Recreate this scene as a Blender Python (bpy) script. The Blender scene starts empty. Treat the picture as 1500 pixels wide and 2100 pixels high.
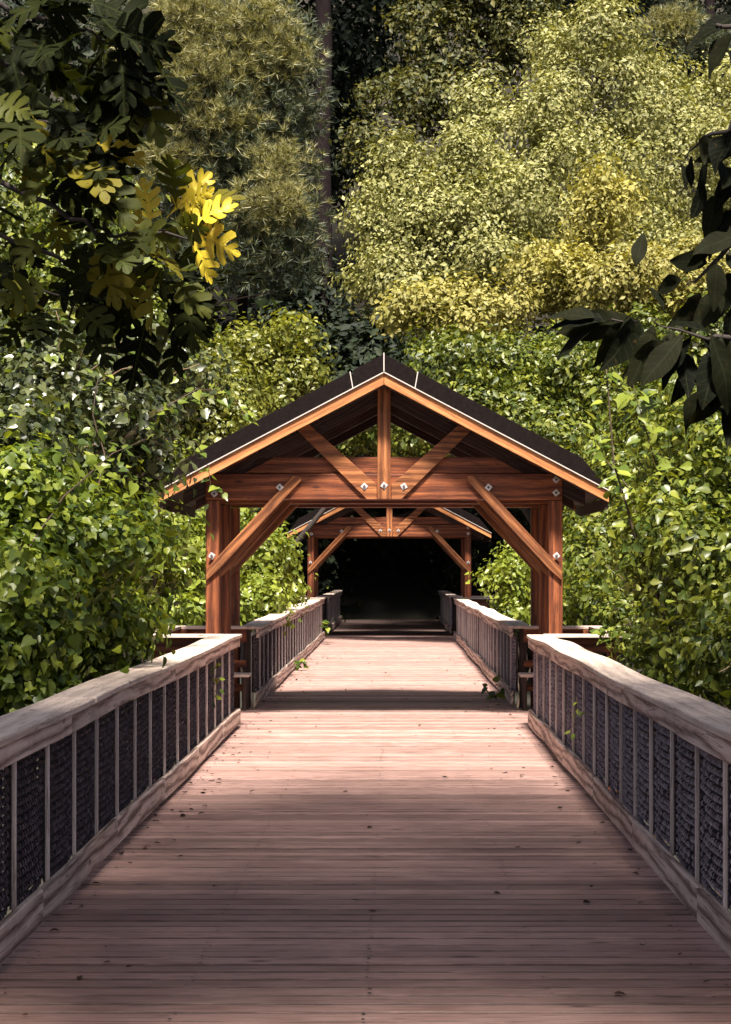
import bpy, bmesh, math, random
import numpy as np
from mathutils import Vector, Matrix

# ------------------------------------------------------------------ camera, sky, sun, exposure
scene = bpy.context.scene
COL = scene.collection
F = 3600.0                       # focal length in photo pixels (photo is 1500 x 2100)
VX, VY = 808.0, 1165.0           # vanishing point of the boardwalk in the photo
CAM = Vector((0.11, 0.0, 1.75))
cam_d = bpy.data.cameras.new("camera"); cam = bpy.data.objects.new("camera", cam_d); COL.objects.link(cam)
cam.location = CAM; cam.rotation_euler = (math.radians(90), 0, 0)
cam_d.sensor_fit = 'HORIZONTAL'; cam_d.sensor_width = 36.0; cam_d.lens = F / 1500 * 36
cam_d.shift_x = -(VX - 750) / 1500; cam_d.shift_y = (VY - 1050) / 1500
cam_d.clip_start = 0.1; cam_d.clip_end = 2000
scene.camera = cam

SUN_EL, SUN_AZ = math.radians(60), math.radians(3)      # azimuth: to the right of straight behind the camera
world = bpy.data.worlds.new("World"); scene.world = world; world.use_nodes = True
wn = world.node_tree.nodes; wl = world.node_tree.links
bg = wn["Background"]; sky = wn.new("ShaderNodeTexSky"); sky.sky_type = 'NISHITA'; sky.sun_disc = False
sky.sun_elevation = SUN_EL; sky.sun_rotation = math.pi - SUN_AZ
sky.air_density = 0.5; sky.dust_density = 4.0; sky.ozone_density = 0.2
wl.new(sky.outputs[0], bg.inputs[0]); bg.inputs[1].default_value = 0.06
sun_d = bpy.data.lights.new("sun", 'SUN'); sun_d.energy = 5.0; sun_d.angle = math.radians(7.0); sun_d.color = (1.0, 0.93, 0.82)
sun = bpy.data.objects.new("sun", sun_d); COL.objects.link(sun)
sdir = Vector((math.sin(SUN_AZ) * math.cos(SUN_EL), -math.cos(SUN_AZ) * math.cos(SUN_EL), math.sin(SUN_EL)))
sun.rotation_euler = (-sdir).to_track_quat('-Z', 'Y').to_euler()
scene.view_settings.view_transform = 'Standard'; scene.view_settings.look = 'None'
scene.view_settings.exposure = 1.6; scene.view_settings.gamma = 1.0
scene.cycles.use_denoising = True
scene.cycles.max_bounces = 7; scene.cycles.diffuse_bounces = 4; scene.cycles.glossy_bounces = 2; scene.cycles.transmission_bounces = 4
scene.cycles.sample_clamp_indirect = 6.0

rnd = random.Random(11)
rng = np.random.default_rng(5)

def P(px, py, Y):
    """photo pixel and distance -> world point"""
    return Vector(((px - VX) / F * Y + CAM.x, Y, CAM.z + (VY - py) / F * Y))

# ------------------------------------------------------------------ object helpers
def tag(o, label=None, cat=None, group=None, kind=None):
    if label: o["label"] = label
    if cat: o["category"] = cat
    if group: o["group"] = group
    if kind: o["kind"] = kind
    return o

def empty(name, loc=(0, 0, 0)):
    o = bpy.data.objects.new(name, None); COL.objects.link(o); o.location = loc; o.empty_display_size = 0.3
    return o

def link(name, me, parent=None, loc=None, rot=None):
    o = bpy.data.objects.new(name, me); COL.objects.link(o)
    if parent is not None:
        o.parent = parent
        # parents are unrotated empties (or meshes at a known place): keep world placement
        o.matrix_parent_inverse = Matrix.Translation(-world_loc(parent)) if parent.get("_plain", 1) else Matrix()
    if loc is not None: o.location = loc
    if rot is not None: o.rotation_euler = rot
    return o

def world_loc(o):
    return o.matrix_basis.translation.copy() if o.parent is None else o.matrix_basis.translation.copy()

def put(o, M):
    """give o a world matrix although it has a parent (parent matrices are evaluated by hand)"""
    o.matrix_parent_inverse = Matrix()
    o.matrix_basis = full(o.parent).inverted() @ M if o.parent else M

def full(o):
    if o is None: return Matrix()
    return full(o.parent) @ o.matrix_parent_inverse @ o.matrix_basis if o.parent else o.matrix_basis.copy()

def newobj(name, me, parent=None, M=None):
    o = bpy.data.objects.new(name, me); COL.objects.link(o)
    o.parent = parent
    put(o, M if M is not None else Matrix())
    return o

def mesh_np(name, V, T, mat, smooth=False):
    V = np.asarray(V, dtype=np.float32).reshape(-1, 3); T = np.asarray(T, dtype=np.int32).reshape(-1, 3)
    me = bpy.data.meshes.new(name)
    me.vertices.add(len(V)); me.vertices.foreach_set("co", V.ravel())
    me.loops.add(len(T) * 3); me.loops.foreach_set("vertex_index", T.ravel())
    me.polygons.add(len(T)); me.polygons.foreach_set("loop_start", np.arange(0, len(T) * 3, 3, dtype=np.int32))
    if smooth: me.polygons.foreach_set("use_smooth", np.ones(len(T), dtype=bool))
    me.materials.append(mat); me.update(calc_edges=True)
    return me

def box_mesh(name, lx, ly, lz, mat, bev=0.006, seg=1, bend=None):
    """box centred at origin, long side along local x; seg cuts along x, bend(x)->(dy,dz)"""
    bm = bmesh.new()
    bmesh.ops.create_cube(bm, size=1.0, matrix=Matrix.Diagonal((lx, ly, lz, 1)))
    if bev > 0:
        bmesh.ops.bevel(bm, geom=bm.edges[:], offset=min(bev, ly * .3, lz * .3), segments=1, affect='EDGES', profile=0.5)
    if seg > 1:
        for i in range(1, seg):
            x = -lx / 2 + lx * i / seg
            bmesh.ops.bisect_plane(bm, geom=bm.verts[:] + bm.edges[:] + bm.faces[:], plane_co=(x, 0, 0), plane_no=(1, 0, 0))
    if bend:
        for v in bm.verts:
            dy, dz = bend(v.co.x); v.co.y += dy; v.co.z += dz
    me = bpy.data.meshes.new(name); bm.to_mesh(me); bm.free(); me.materials.append(mat)
    return me

def frame_x(p0, p1, up=Vector((0, 0, 1))):
    """matrix with local x from p0 to p1, centred between"""
    p0, p1 = Vector(p0), Vector(p1)
    x = (p1 - p0).normalized(); y = up.cross(x).normalized(); z = x.cross(y)
    M = Matrix((x, y, z)).transposed().to_4x4(); M.translation = (p0 + p1) / 2
    return M

def board(name, parent, p0, p1, wide, thick, mat, up=Vector((0, 0, 1)), bev=0.006, seg=1, bend=None):
    """timber from p0 to p1; wide = local y, thick = local z"""
    L = (Vector(p1) - Vector(p0)).length
    return newobj(name, box_mesh(name, L, wide, thick, mat, bev, seg, bend), parent, frame_x(p0, p1, up))

def tube_np(pts, radii, sides=8):
    pts = [Vector(p) for p in pts]; V = []; T = []
    for i, p in enumerate(pts):
        d = (pts[min(i + 1, len(pts) - 1)] - pts[max(i - 1, 0)]).normalized()
        a = d.orthogonal().normalized() if i == 0 else (a - d * a.dot(d)).normalized()
        b = d.cross(a)
        for k in range(sides):
            t = 2 * math.pi * k / sides
            V.append(p + (a * math.cos(t) + b * math.sin(t)) * radii[i])
    for i in range(len(pts) - 1):
        for k in range(sides):
            q, r = i * sides + k, i * sides + (k + 1) % sides
            T += [(q, r, r + sides), (q, r + sides, q + sides)]
    n = len(V); V.append(pts[-1])
    for k in range(sides): T.append(((len(pts) - 1) * sides + k, (len(pts) - 1) * sides + (k + 1) % sides, n))
    return np.array([tuple(v) for v in V]), np.array(T)

def tube(name, parent, pts, radii, mat, sides=8):
    V, T = tube_np(pts, radii, sides)
    return newobj(name, mesh_np(name, V, T, mat, True), parent)

def wiggle(p0, p1, n, amp, r=rnd):
    p0, p1 = Vector(p0), Vector(p1); L = (p1 - p0).length
    out = []
    for i in range(n + 1):
        t = i / n; q = p0.lerp(p1, t)
        if 0 < i: q += Vector((r.uniform(-1, 1), r.uniform(-1, 1), r.uniform(-.6, .6))) * amp * L * min(1, t * 2)
        out.append(q)
    return out

# ------------------------------------------------------------------ materials
def nodes(name):
    m = bpy.data.materials.new(name); m.use_nodes = True
    nt = m.node_tree; b = nt.nodes["Principled BSDF"]
    return m, nt, b

def ramp(nt, fac, stops, interp='LINEAR'):
    r = nt.nodes.new("ShaderNodeValToRGB"); r.color_ramp.interpolation = interp
    e = r.color_ramp.elements
    while len(e) < len(stops): e.new(0.5)
    for i, (p, c) in enumerate(stops):
        e[i].position = p; e[i].color = (*c, 1) if len(c) == 3 else c
    nt.links.new(fac, r.inputs[0]); return r.outputs[0]

def math_n(nt, op, a, b=None):
    n = nt.nodes.new("ShaderNodeMath"); n.operation = op
    for i, v in enumerate((a, b)):
        if v is None: continue
        if isinstance(v, (int, float)): n.inputs[i].default_value = v
        else: nt.links.new(v, n.inputs[i])
    return n.outputs[0]

def mixc(nt, fac, a, b, mode='MIX'):
    n = nt.nodes.new("ShaderNodeMix"); n.data_type = 'RGBA'; n.blend_type = mode
    for sock, v in ((n.inputs[0], fac), (n.inputs[6], a), (n.inputs[7], b)):
        if isinstance(v, (int, float)): sock.default_value = v
        elif isinstance(v, tuple): sock.default_value = (*v, 1)
        else: nt.links.new(v, sock)
    return n.outputs[2]

def noise(nt, vec, scale, detail=4, rough=0.55, dist=0.0):
    n = nt.nodes.new("ShaderNodeTexNoise"); n.inputs["Scale"].default_value = scale
    n.inputs["Detail"].default_value = detail; n.inputs["Roughness"].default_value = rough; n.inputs["Distortion"].default_value = dist
    if vec is not None: nt.links.new(vec, n.inputs["Vector"])
    return n.outputs["Fac"]

def local_vec(nt, scale=(1, 1, 1)):
    """object coordinates with a different offset for every object"""
    tc = nt.nodes.new("ShaderNodeTexCoord"); oi = nt.nodes.new("ShaderNodeObjectInfo")
    mul = nt.nodes.new("ShaderNodeVectorMath"); mul.operation = 'SCALE'; mul.inputs[0].default_value = (37.1, 5.3, 3.7)
    nt.links.new(oi.outputs["Random"], mul.inputs["Scale"])
    add = nt.nodes.new("ShaderNodeVectorMath"); add.operation = 'ADD'
    nt.links.new(tc.outputs["Object"], add.inputs[0]); nt.links.new(mul.outputs[0], add.inputs[1])
    mp = nt.nodes.new("ShaderNodeMapping"); mp.inputs["Scale"].default_value = scale
    nt.links.new(add.outputs[0], mp.inputs["Vector"])
    return mp.outputs[0], oi.outputs["Random"]

def wood_mat(name, dark, mid, light, rough=0.6, ring=14, ringmix=0.5, stain=(0.1, 0.07, 0.06), stain_amt=0.35, var=0.25, bump=0.35, edge=None, check=0.6):
    m, nt, b = nodes(name)
    v, rand = local_vec(nt, (0.16, 1, 1))
    w = nt.nodes.new("ShaderNodeTexWave"); w.wave_type = 'RINGS'; w.rings_direction = 'X'
    w.inputs["Scale"].default_value = ring; w.inputs["Distortion"].default_value = 9.0; w.inputs["Detail"].default_value = 3
    w.inputs["Detail Scale"].default_value = 0.6; nt.links.new(v, w.inputs["Vector"])
    v2, _ = local_vec(nt, (1.2, 34, 34))
    fine = noise(nt, v2, 3.0, 6, 0.65)
    v3, _ = local_vec(nt, (1, 1, 1))
    blot = noise(nt, v3, 2.3, 5, 0.6)
    g = math_n(nt, 'ADD', math_n(nt, 'MULTIPLY', w.outputs["Fac"], ringmix), math_n(nt, 'MULTIPLY', fine, 1 - ringmix))
    c = ramp(nt, g, [(0.22, dark), (0.5, mid), (0.75, light)])
    # knots
    vk, _ = local_vec(nt, (1.5, 4.0, 4.0))
    vor = nt.nodes.new("ShaderNodeTexVoronoi"); vor.inputs["Scale"].default_value = 1.3; nt.links.new(vk, vor.inputs["Vector"])
    knot = ramp(nt, vor.outputs["Distance"], [(0.05, (1, 1, 1)), (0.13, (0, 0, 0))])
    c = mixc(nt, math_n(nt, 'MULTIPLY', knot, 0.75), c, tuple(x * .5 for x in dark))
    st = ramp(nt, blot, [(0.48, (0, 0, 0)), (0.72, (1, 1, 1))])
    c = mixc(nt, math_n(nt, 'MULTIPLY', st, stain_amt), c, stain)
    vc, _ = local_vec(nt, (0.5, 16, 16))
    ck = math_n(nt, 'ABSOLUTE', math_n(nt, 'SUBTRACT', noise(nt, vc, 1.6, 3, 0.5), 0.5))
    ck = ramp(nt, ck, [(0.004, (1, 1, 1)), (0.016, (0, 0, 0))])
    c = mixc(nt, math_n(nt, 'MULTIPLY', ck, check), c, tuple(x * .45 for x in dark))
    if edge:  # grime along the long edges, also painting in the dark of the gaps
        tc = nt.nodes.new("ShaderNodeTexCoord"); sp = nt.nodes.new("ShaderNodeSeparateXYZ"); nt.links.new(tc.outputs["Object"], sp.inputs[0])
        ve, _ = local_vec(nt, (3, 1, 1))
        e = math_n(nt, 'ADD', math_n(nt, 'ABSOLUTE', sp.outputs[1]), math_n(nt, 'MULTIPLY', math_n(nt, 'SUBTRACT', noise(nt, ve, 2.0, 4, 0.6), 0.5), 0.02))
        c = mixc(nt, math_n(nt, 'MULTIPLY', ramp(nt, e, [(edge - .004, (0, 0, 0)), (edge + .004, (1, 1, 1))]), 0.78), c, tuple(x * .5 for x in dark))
    hsv = nt.nodes.new("ShaderNodeHueSaturation"); nt.links.new(c, hsv.inputs["Color"])
    nt.links.new(math_n(nt, 'ADD', math_n(nt, 'MULTIPLY', rand, var * 2), 1 - var), hsv.inputs["Value"])
    nt.links.new(hsv.outputs[0], b.inputs["Base Color"])
    b.inputs["Roughness"].default_value = rough; b.inputs["Specular IOR Level"].default_value = 0.35
    bp = nt.nodes.new("ShaderNodeBump"); bp.inputs["Strength"].default_value = bump; bp.inputs["Distance"].default_value = 0.004
    nt.links.new(g, bp.inputs["Height"]); nt.links.new(bp.outputs[0], b.inputs["Normal"])
    return m

def plain(name, c, rough=0.6, metal=0.0, nz=None, c2=None, spec=0.5):
    m, nt, b = nodes(name)
    b.inputs["Roughness"].default_value = rough; b.inputs["Metallic"].default_value = metal; b.inputs["Specular IOR Level"].default_value = spec
    if nz:
        v, _ = local_vec(nt)
        f = noise(nt, v, nz, 5, 0.6)
        nt.links.new(ramp(nt, f, [(0.3, c), (0.7, c2 or tuple(x * .6 for x in c))]), b.inputs["Base Color"])
    else: b.inputs["Base Color"].default_value = (*c, 1)
    return m

def leaf_mat(name, cols, transl=0.35, rough=0.42, tcol=None, patch=0.5, spec=0.5, vein=False):
    m, nt, b = nodes(name)
    geo = nt.nodes.new("ShaderNodeNewGeometry"); oi = nt.nodes.new("ShaderNodeObjectInfo")
    rand = math_n(nt, 'FRACT', math_n(nt, 'ADD', geo.outputs["Random Per Island"], oi.outputs["Random"]))
    n = len(cols)
    c = ramp(nt, rand, [((i + .5) / n, k) for i, k in enumerate(cols)])
    pz = noise(nt, geo.outputs["Position"], patch, 3, 0.5)
    val = math_n(nt, 'ADD', math_n(nt, 'MULTIPLY', pz, 0.9), 0.55)
    hsv = nt.nodes.new("ShaderNodeHueSaturation"); nt.links.new(c, hsv.inputs["Color"]); nt.links.new(val, hsv.inputs["Value"])
    c = hsv.outputs[0]
    if vein:
        tc = nt.nodes.new("ShaderNodeTexCoord"); sep = nt.nodes.new("ShaderNodeSeparateXYZ"); nt.links.new(tc.outputs["Object"], sep.inputs[0])
        ax = math_n(nt, 'ABSOLUTE', sep.outputs[0])
        mid = math_n(nt, 'LESS_THAN', ax, 0.012)
        sv = math_n(nt, 'FRACT', math_n(nt, 'MULTIPLY', math_n(nt, 'SUBTRACT', sep.outputs[1], math_n(nt, 'MULTIPLY', ax, 0.8)), 7.0))
        side = math_n(nt, 'MULTIPLY', math_n(nt, 'LESS_THAN', sv, 0.09), 0.5)
        c = mixc(nt, math_n(nt, 'MINIMUM', math_n(nt, 'ADD', mid, side), 0.55), c, tuple(min(1, x * 1.9 + (.02 if cols[-1][0] > .1 else .002)) for x in cols[-1]))
        sp = noise(nt, tc.outputs["Object"], 9.0, 3, 0.6)
        c = mixc(nt, math_n(nt, 'MULTIPLY', ramp(nt, sp, [(0.62, (0, 0, 0)), (0.70, (1, 1, 1))]), 0.6), c, (0.05, 0.03, 0.012))
    nt.links.new(c, b.inputs["Base Color"]); b.inputs["Roughness"].default_value = rough; b.inputs["Specular IOR Level"].default_value = spec
    tr = nt.nodes.new("ShaderNodeBsdfTranslucent")
    tcm = mixc(nt, 1.0, c, tcol or (1.15, 1.1, 0.45), 'MULTIPLY'); nt.links.new(tcm, tr.inputs["Color"])
    mx = nt.nodes.new("ShaderNodeMixShader"); mx.inputs[0].default_value = transl
    nt.links.new(b.outputs[0], mx.inputs[1]); nt.links.new(tr.outputs[0], mx.inputs[2])
    nt.links.new(mx.outputs[0], nt.nodes["Material Output"].inputs["Surface"])
    return m

M = {}
M['timber'] = wood_mat('stained_timber', (0.022, 0.007, 0.004), (0.15, 0.040, 0.015), (0.34, 0.115, 0.042), 0.5, 5, 0.22, (0.05, 0.015, 0.008), 0.6, 0.18, 0.4)
M['brace'] = wood_mat('lighter_brace_timber', (0.045, 0.014, 0.006), (0.22, 0.075, 0.026), (0.42, 0.175, 0.065), 0.5, 5, 0.25, (0.06, 0.02, 0.01), 0.5, 0.12, 0.4)
M['rake'] = wood_mat('rake_timber', (0.20, 0.07, 0.025), (0.42, 0.17, 0.06), (0.55, 0.27, 0.11), 0.5, 5, 0.22, (0.12, 0.04, 0.02), 0.4, 0.08, 0.3)
M['weathered'] = wood_mat('weathered_rail_wood', (0.10, 0.055, 0.045), (0.56, 0.42, 0.35), (0.70, 0.56, 0.48), 0.7, 6, 0.42, (0.18, 0.10, 0.085), 0.5, 0.14, 0.6)
M['cap'] = wood_mat('weathered_cap_wood', (0.34, 0.25, 0.20), (0.62, 0.49, 0.41), (0.72, 0.59, 0.51), 0.7, 4, 0.2, (0.25, 0.18, 0.16), 0.45, 0.08, 0.3)
M['batten'] = wood_mat('pale_batten_wood', (0.40, 0.31, 0.27), (0.66, 0.56, 0.51), (0.75, 0.66, 0.61), 0.65, 4, 0.2, (0.3, 0.22, 0.2), 0.4, 0.1, 0.3)
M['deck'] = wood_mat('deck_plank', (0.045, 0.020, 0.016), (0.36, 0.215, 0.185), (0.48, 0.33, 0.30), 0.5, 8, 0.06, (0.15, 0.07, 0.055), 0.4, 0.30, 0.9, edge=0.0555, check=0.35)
M['darkwood'] = wood_mat('dark_wood_and_soffit_shade', (0.010, 0.006, 0.005), (0.03, 0.014, 0.011), (0.05, 0.024, 0.018), 0.7, 12, 0.4)  # under the roof this tone carries the shade in its colour
M['roof'] = plain('dark_roof_metal', (0.006, 0.004, 0.004), 0.6, 0.0, 30, (0.011, 0.008, 0.008), 0.04)
M['drip'] = plain('pale_drip_edge', (0.50, 0.45, 0.42), 0.5, 0.2)
M['steel'] = plain('galvanised_plate', (0.72, 0.71, 0.72), 0.35, 0.5, 40, (0.5, 0.48, 0.5))
M['wire'] = plain('mesh_wire', (0.34, 0.28, 0.32), 0.5, 0.1, 25, (0.04, 0.033, 0.045))
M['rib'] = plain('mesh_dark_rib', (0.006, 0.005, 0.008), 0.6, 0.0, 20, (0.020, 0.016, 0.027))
M['screw'] = plain('screw_head', (0.012, 0.01, 0.01), 0.6)
M['rust'] = plain('dull_bolt', (0.11, 0.08, 0.07), 0.6, 0.4)
M['bark'] = plain('bark', (0.018, 0.013, 0.012), 0.9, 0, 9, (0.045, 0.032, 0.027))
M['pinebark'] = plain('pine_bark', (0.007, 0.0045, 0.005), 0.95, 0, 7, (0.016, 0.010, 0.011), 0.1)
M['twig'] = plain('twig', (0.06, 0.035, 0.022), 0.8)
M['twig_pale'] = plain('twig_pale', (0.20, 0.13, 0.08), 0.8)
M['ground'] = plain('leaf_mould', (0.010, 0.008, 0.005), 0.95, 0, 1.5, (0.020, 0.017, 0.009))
M['litter'] = leaf_mat('dry_leaf', [(0.018, 0.012, 0.009), (0.07, 0.04, 0.022), (0.03, 0.018, 0.014)], 0.05, 0.8, spec=0.1)
M['leaf_bank'] = leaf_mat('leaf_vine_green', [(0.045, 0.075, 0.010), (0.12, 0.165, 0.018), (0.26, 0.30, 0.035), (0.08, 0.12, 0.016)], 0.38, 0.4, spec=0.45)
M['leaf_shade'] = leaf_mat('leaf_shaded_green', [(0.02, 0.03, 0.010), (0.05, 0.062, 0.018), (0.13, 0.145, 0.055), (0.035, 0.045, 0.014)], 0.3, 0.36, spec=0.6)  # darker vine leaves, the shade on the upper bank put into their colour
M['leaf_lime'] = leaf_mat('leaf_lime', [(0.17, 0.21, 0.025), (0.24, 0.27, 0.04), (0.12, 0.16, 0.025)], 0.4, 0.35)
M['leaf_olive'] = leaf_mat('leaf_olive', [(0.045, 0.068, 0.012), (0.11, 0.135, 0.018), (0.215, 0.23, 0.032), (0.075, 0.10, 0.015)], 0.35, 0.42, spec=0.4)
M['leaf_pale'] = leaf_mat('leaf_pale', [(0.15, 0.155, 0.048), (0.26, 0.255, 0.092), (0.37, 0.35, 0.145), (0.18, 0.185, 0.055)], 0.28, 0.5, patch=0.3, spec=0.25)
M['leaf_gold'] = leaf_mat('leaf_gold', [(0.26, 0.235, 0.06), (0.35, 0.31, 0.09), (0.20, 0.19, 0.05)], 0.3, 0.5, spec=0.25)
M['leaf_mid'] = leaf_mat('leaf_mid', [(0.05, 0.06, 0.022), (0.09, 0.09, 0.028), (0.15, 0.135, 0.038), (0.07, 0.075, 0.022)], 0.28, 0.5, spec=0.25)
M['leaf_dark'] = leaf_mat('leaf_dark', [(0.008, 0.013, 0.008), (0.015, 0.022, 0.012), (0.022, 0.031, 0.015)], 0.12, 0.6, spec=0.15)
M['leaf_yshrub'] = leaf_mat('leaf_yellow_green', [(0.15, 0.16, 0.022), (0.21, 0.21, 0.03), (0.10, 0.12, 0.02)], 0.35, 0.42)
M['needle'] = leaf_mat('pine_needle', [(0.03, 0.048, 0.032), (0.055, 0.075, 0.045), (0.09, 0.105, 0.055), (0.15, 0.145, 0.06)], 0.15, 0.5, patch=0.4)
M['needle_tip'] = leaf_mat('pine_needle_sunlit_tip', [(0.20, 0.19, 0.07), (0.30, 0.265, 0.10), (0.14, 0.145, 0.06)], 0.2, 0.5)  # sunlit tufts: the sunshine is put into the needle colour
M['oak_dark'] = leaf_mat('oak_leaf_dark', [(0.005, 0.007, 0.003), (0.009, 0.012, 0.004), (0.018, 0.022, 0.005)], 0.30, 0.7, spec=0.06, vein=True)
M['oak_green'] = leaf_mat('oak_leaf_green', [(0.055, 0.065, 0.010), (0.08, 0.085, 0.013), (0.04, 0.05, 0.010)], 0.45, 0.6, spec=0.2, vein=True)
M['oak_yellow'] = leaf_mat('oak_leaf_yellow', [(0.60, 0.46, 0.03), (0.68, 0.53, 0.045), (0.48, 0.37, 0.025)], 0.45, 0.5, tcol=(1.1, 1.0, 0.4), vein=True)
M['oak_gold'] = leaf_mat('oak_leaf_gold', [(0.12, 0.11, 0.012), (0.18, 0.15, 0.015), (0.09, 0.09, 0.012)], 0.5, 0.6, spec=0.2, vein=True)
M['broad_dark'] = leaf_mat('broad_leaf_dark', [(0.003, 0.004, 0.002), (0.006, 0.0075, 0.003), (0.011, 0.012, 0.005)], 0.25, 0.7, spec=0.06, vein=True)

# ------------------------------------------------------------------ ground and hill
def ground_z(x, y):
    base = -1.6 - 0.9 * math.exp(-((y - 28) / 14) ** 2)
    t = max(0.0, min(1.0, (y - 58) / 42)); hill = 46 * t * t * (3 - 2 * t)
    side = 0.9 * min(1.0, max(0.0, (abs(x) - 5) / 12)) ** 1.3 * 3
    n = 0.25 * math.sin(x * .7 + y * .3) + 0.2 * math.sin(y * .53 - x * .41)
    if y > 44 and abs(x) < 6: base += min(1.4, (y - 44) * .14)
    return base + hill + side + n
xs = np.concatenate([np.linspace(-900, -60, 8), np.linspace(-50, 50, 61), np.linspace(60, 900, 8)])
ys = np.concatenate([np.linspace(-900, -20, 8), np.linspace(-14, 130, 73), np.linspace(150, 1200, 8)])
gv = np.array([(x, y, ground_z(x, y)) for y in ys for x in xs])
nx = len(xs); gt = []
for j in range(len(ys) - 1):
    for i in range(nx - 1):
        a = j * nx + i; gt += [(a, a + 1, a + nx + 1), (a, a + nx + 1, a + nx)]
tag(newobj("ground", mesh_np("ground", gv, gt, M['ground'], True)), "dark leaf-covered ground rising to a wooded hill", None, None, "structure")

# ------------------------------------------------------------------ boardwalk deck
deck = empty("boardwalk_deck"); tag(deck, "weathered plank boardwalk deck running straight under both pavilions", None, None, "structure")
PW, GAP = 0.120, 0.018
BAY1, BAY2 = (19.3, 22.0), (43.0, 45.7)
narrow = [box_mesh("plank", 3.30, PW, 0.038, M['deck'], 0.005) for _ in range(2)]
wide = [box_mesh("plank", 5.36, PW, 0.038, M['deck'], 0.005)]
y = 5.4; n_pl = 0; far_V = []; far_T = []; plank_y = []
while y < 62:
    yc = y + PW / 2
    inb = any(a - .05 < yc < b + .05 for a, b in (BAY1, BAY2))
    dz = rnd.uniform(-.0022, .0022)
    if y < 45.9:
        Mx = Matrix.Translation((rnd.uniform(-.012, .012), yc, -0.019 + dz)) @ Matrix.Rotation(rnd.uniform(-.0012, .0012), 4, 'Z') @ Matrix.Rotation(rnd.uniform(-.022, .022), 4, 'X')
        if rnd.random() < .5: Mx = Mx @ Matrix.Rotation(math.pi, 4, 'Z')
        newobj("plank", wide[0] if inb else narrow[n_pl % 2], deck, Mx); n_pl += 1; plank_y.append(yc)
    else:
        k = len(far_V); hx = 1.65
        far_V += [(-hx, y, dz), (hx, y, dz), (hx, y + PW, dz), (-hx, y + PW, dz), (-hx, y, -.04), (hx, y, -.04)]
        far_T += [(k, k + 1, k + 2), (k, k + 2, k + 3), (k + 4, k + 5, k + 1), (k + 4, k + 1, k)]
    y += PW + GAP + (rnd.uniform(-.002, .003))
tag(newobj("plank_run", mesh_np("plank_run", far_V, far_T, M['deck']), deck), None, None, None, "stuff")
for x in (-1.5, -0.75, 0.0, 0.75, 1.5):
    board("joist", deck, (x, 5.4, -0.17), (x, 62, -0.17), 0.05, 0.24, M['darkwood'], bev=0)
# screw heads over the joists
sv, stv = [], []
for yc in plank_y:
    if yc > 24: break
    for x in (-1.5, -0.75, 0.0, 0.75, 1.5):
        if rnd.random() < .55: continue
        for dy in (-.04, .04):
            k = len(sv); cx, cy = x + rnd.uniform(-.012, .012), yc + dy; r = rnd.uniform(.006, .009)
            sv.append((cx, cy, 0.0034))
            for a in range(6): sv.append((cx + r * math.cos(a * math.pi / 3), cy + r * math.sin(a * math.pi / 3), 0.0034))
            stv += [(k, k + 1 + a, k + 1 + (a + 1) % 6) for a in range(6)]
tag(newobj("screw_head", mesh_np("screw_head", sv, stv, M['screw']), deck), None, None, None, "stuff")

# ------------------------------------------------------------------ railings
BAT = 0.75
def mesh_panel(name, L, seed, r=None):
    """woven dark panel: sagging horizontal ribs carrying rows of short bent wires, on a dark backing sheet; x along the rail, z up, y = towards the deck"""
    r = random.Random(seed); V = []; T = []; MI = []
    def quad(a, b, c, d, mi):
        k = len(V); V.extend((a, b, c, d)); T.extend(((k, k + 1, k + 2), (k, k + 2, k + 3))); MI.extend((mi, mi))
    z0, z1 = 0.185, 0.90; rows = 17; st = (z1 - z0) / rows; nseg = 6
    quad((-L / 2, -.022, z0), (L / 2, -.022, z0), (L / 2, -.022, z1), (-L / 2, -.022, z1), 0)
    for i in range(rows):
        zb = z0 + i * st; sag = r.uniform(.006, .014)
        for s in range(nseg):
            xa, xb = -L / 2 + L * s / nseg, -L / 2 + L * (s + 1) / nseg
            fa, fb = (1 - (2 * xa / L) ** 2), (1 - (2 * xb / L) ** 2)
            za, zc = zb - sag * fa, zb - sag * fb; ba, bb = .010 * fa, .010 * fb
            quad((xa, ba, za), (xb, bb, zc), (xb, bb + .003, zc + st * .42), (xa, ba + .003, za + st * .42), 0)
            quad((xa, ba + .003, za + st * .42), (xb, bb + .003, zc + st * .42), (xb, bb - .012, zc + st * .52), (xa, ba - .012, za + st * .52), 0)
        nt_ = int(L / .052)
        for k in range(nt_):
            x = -L / 2 + L * (k + .5) / nt_ + r.uniform(-.004, .004); f = 1 - (2 * x / L) ** 2
            if r.random() < .08: continue
            za = zb - sag * f + st * .08; zc = za + st * r.uniform(.62, .82); w = .0035; yb = .010 * f + .003; ln = r.uniform(.002, .007); d = r.uniform(.006, .010)
            zm = (za + zc) / 2
            quad((x - w, yb, za), (x, yb + d, za), (x + ln, yb + d + .003, zm), (x - w + ln, yb + .002, zm), 1)
            quad((x - w + ln, yb + .002, zm), (x + ln, yb + d + .003, zm), (x, yb + d - .004, zc), (x - w, yb - .004, zc), 1)
    me = mesh_np(name, V, T, M['rib']); me.materials.append(M['wire']); me.polygons.foreach_set("material_index", np.array(MI, dtype=np.int32))
    return me
PANELS = [mesh_panel("mesh_panel", BAT - .02, s) for s in range(3)]
BATTEN = box_mesh("baluster", 0.72, 0.022, 0.020, M['batten'], 0.003)

def wob(s):
    a = 0.75 if s > 0 else 0.4
    return lambda yy: (a * (.010 * math.sin(yy * 1.05 + s) + .006 * math.sin(yy * 2.3)), a * (.013 * math.sin(yy * .83 + 1.3 * s) + .009 * math.sin(yy * 1.9 + s)))

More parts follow.
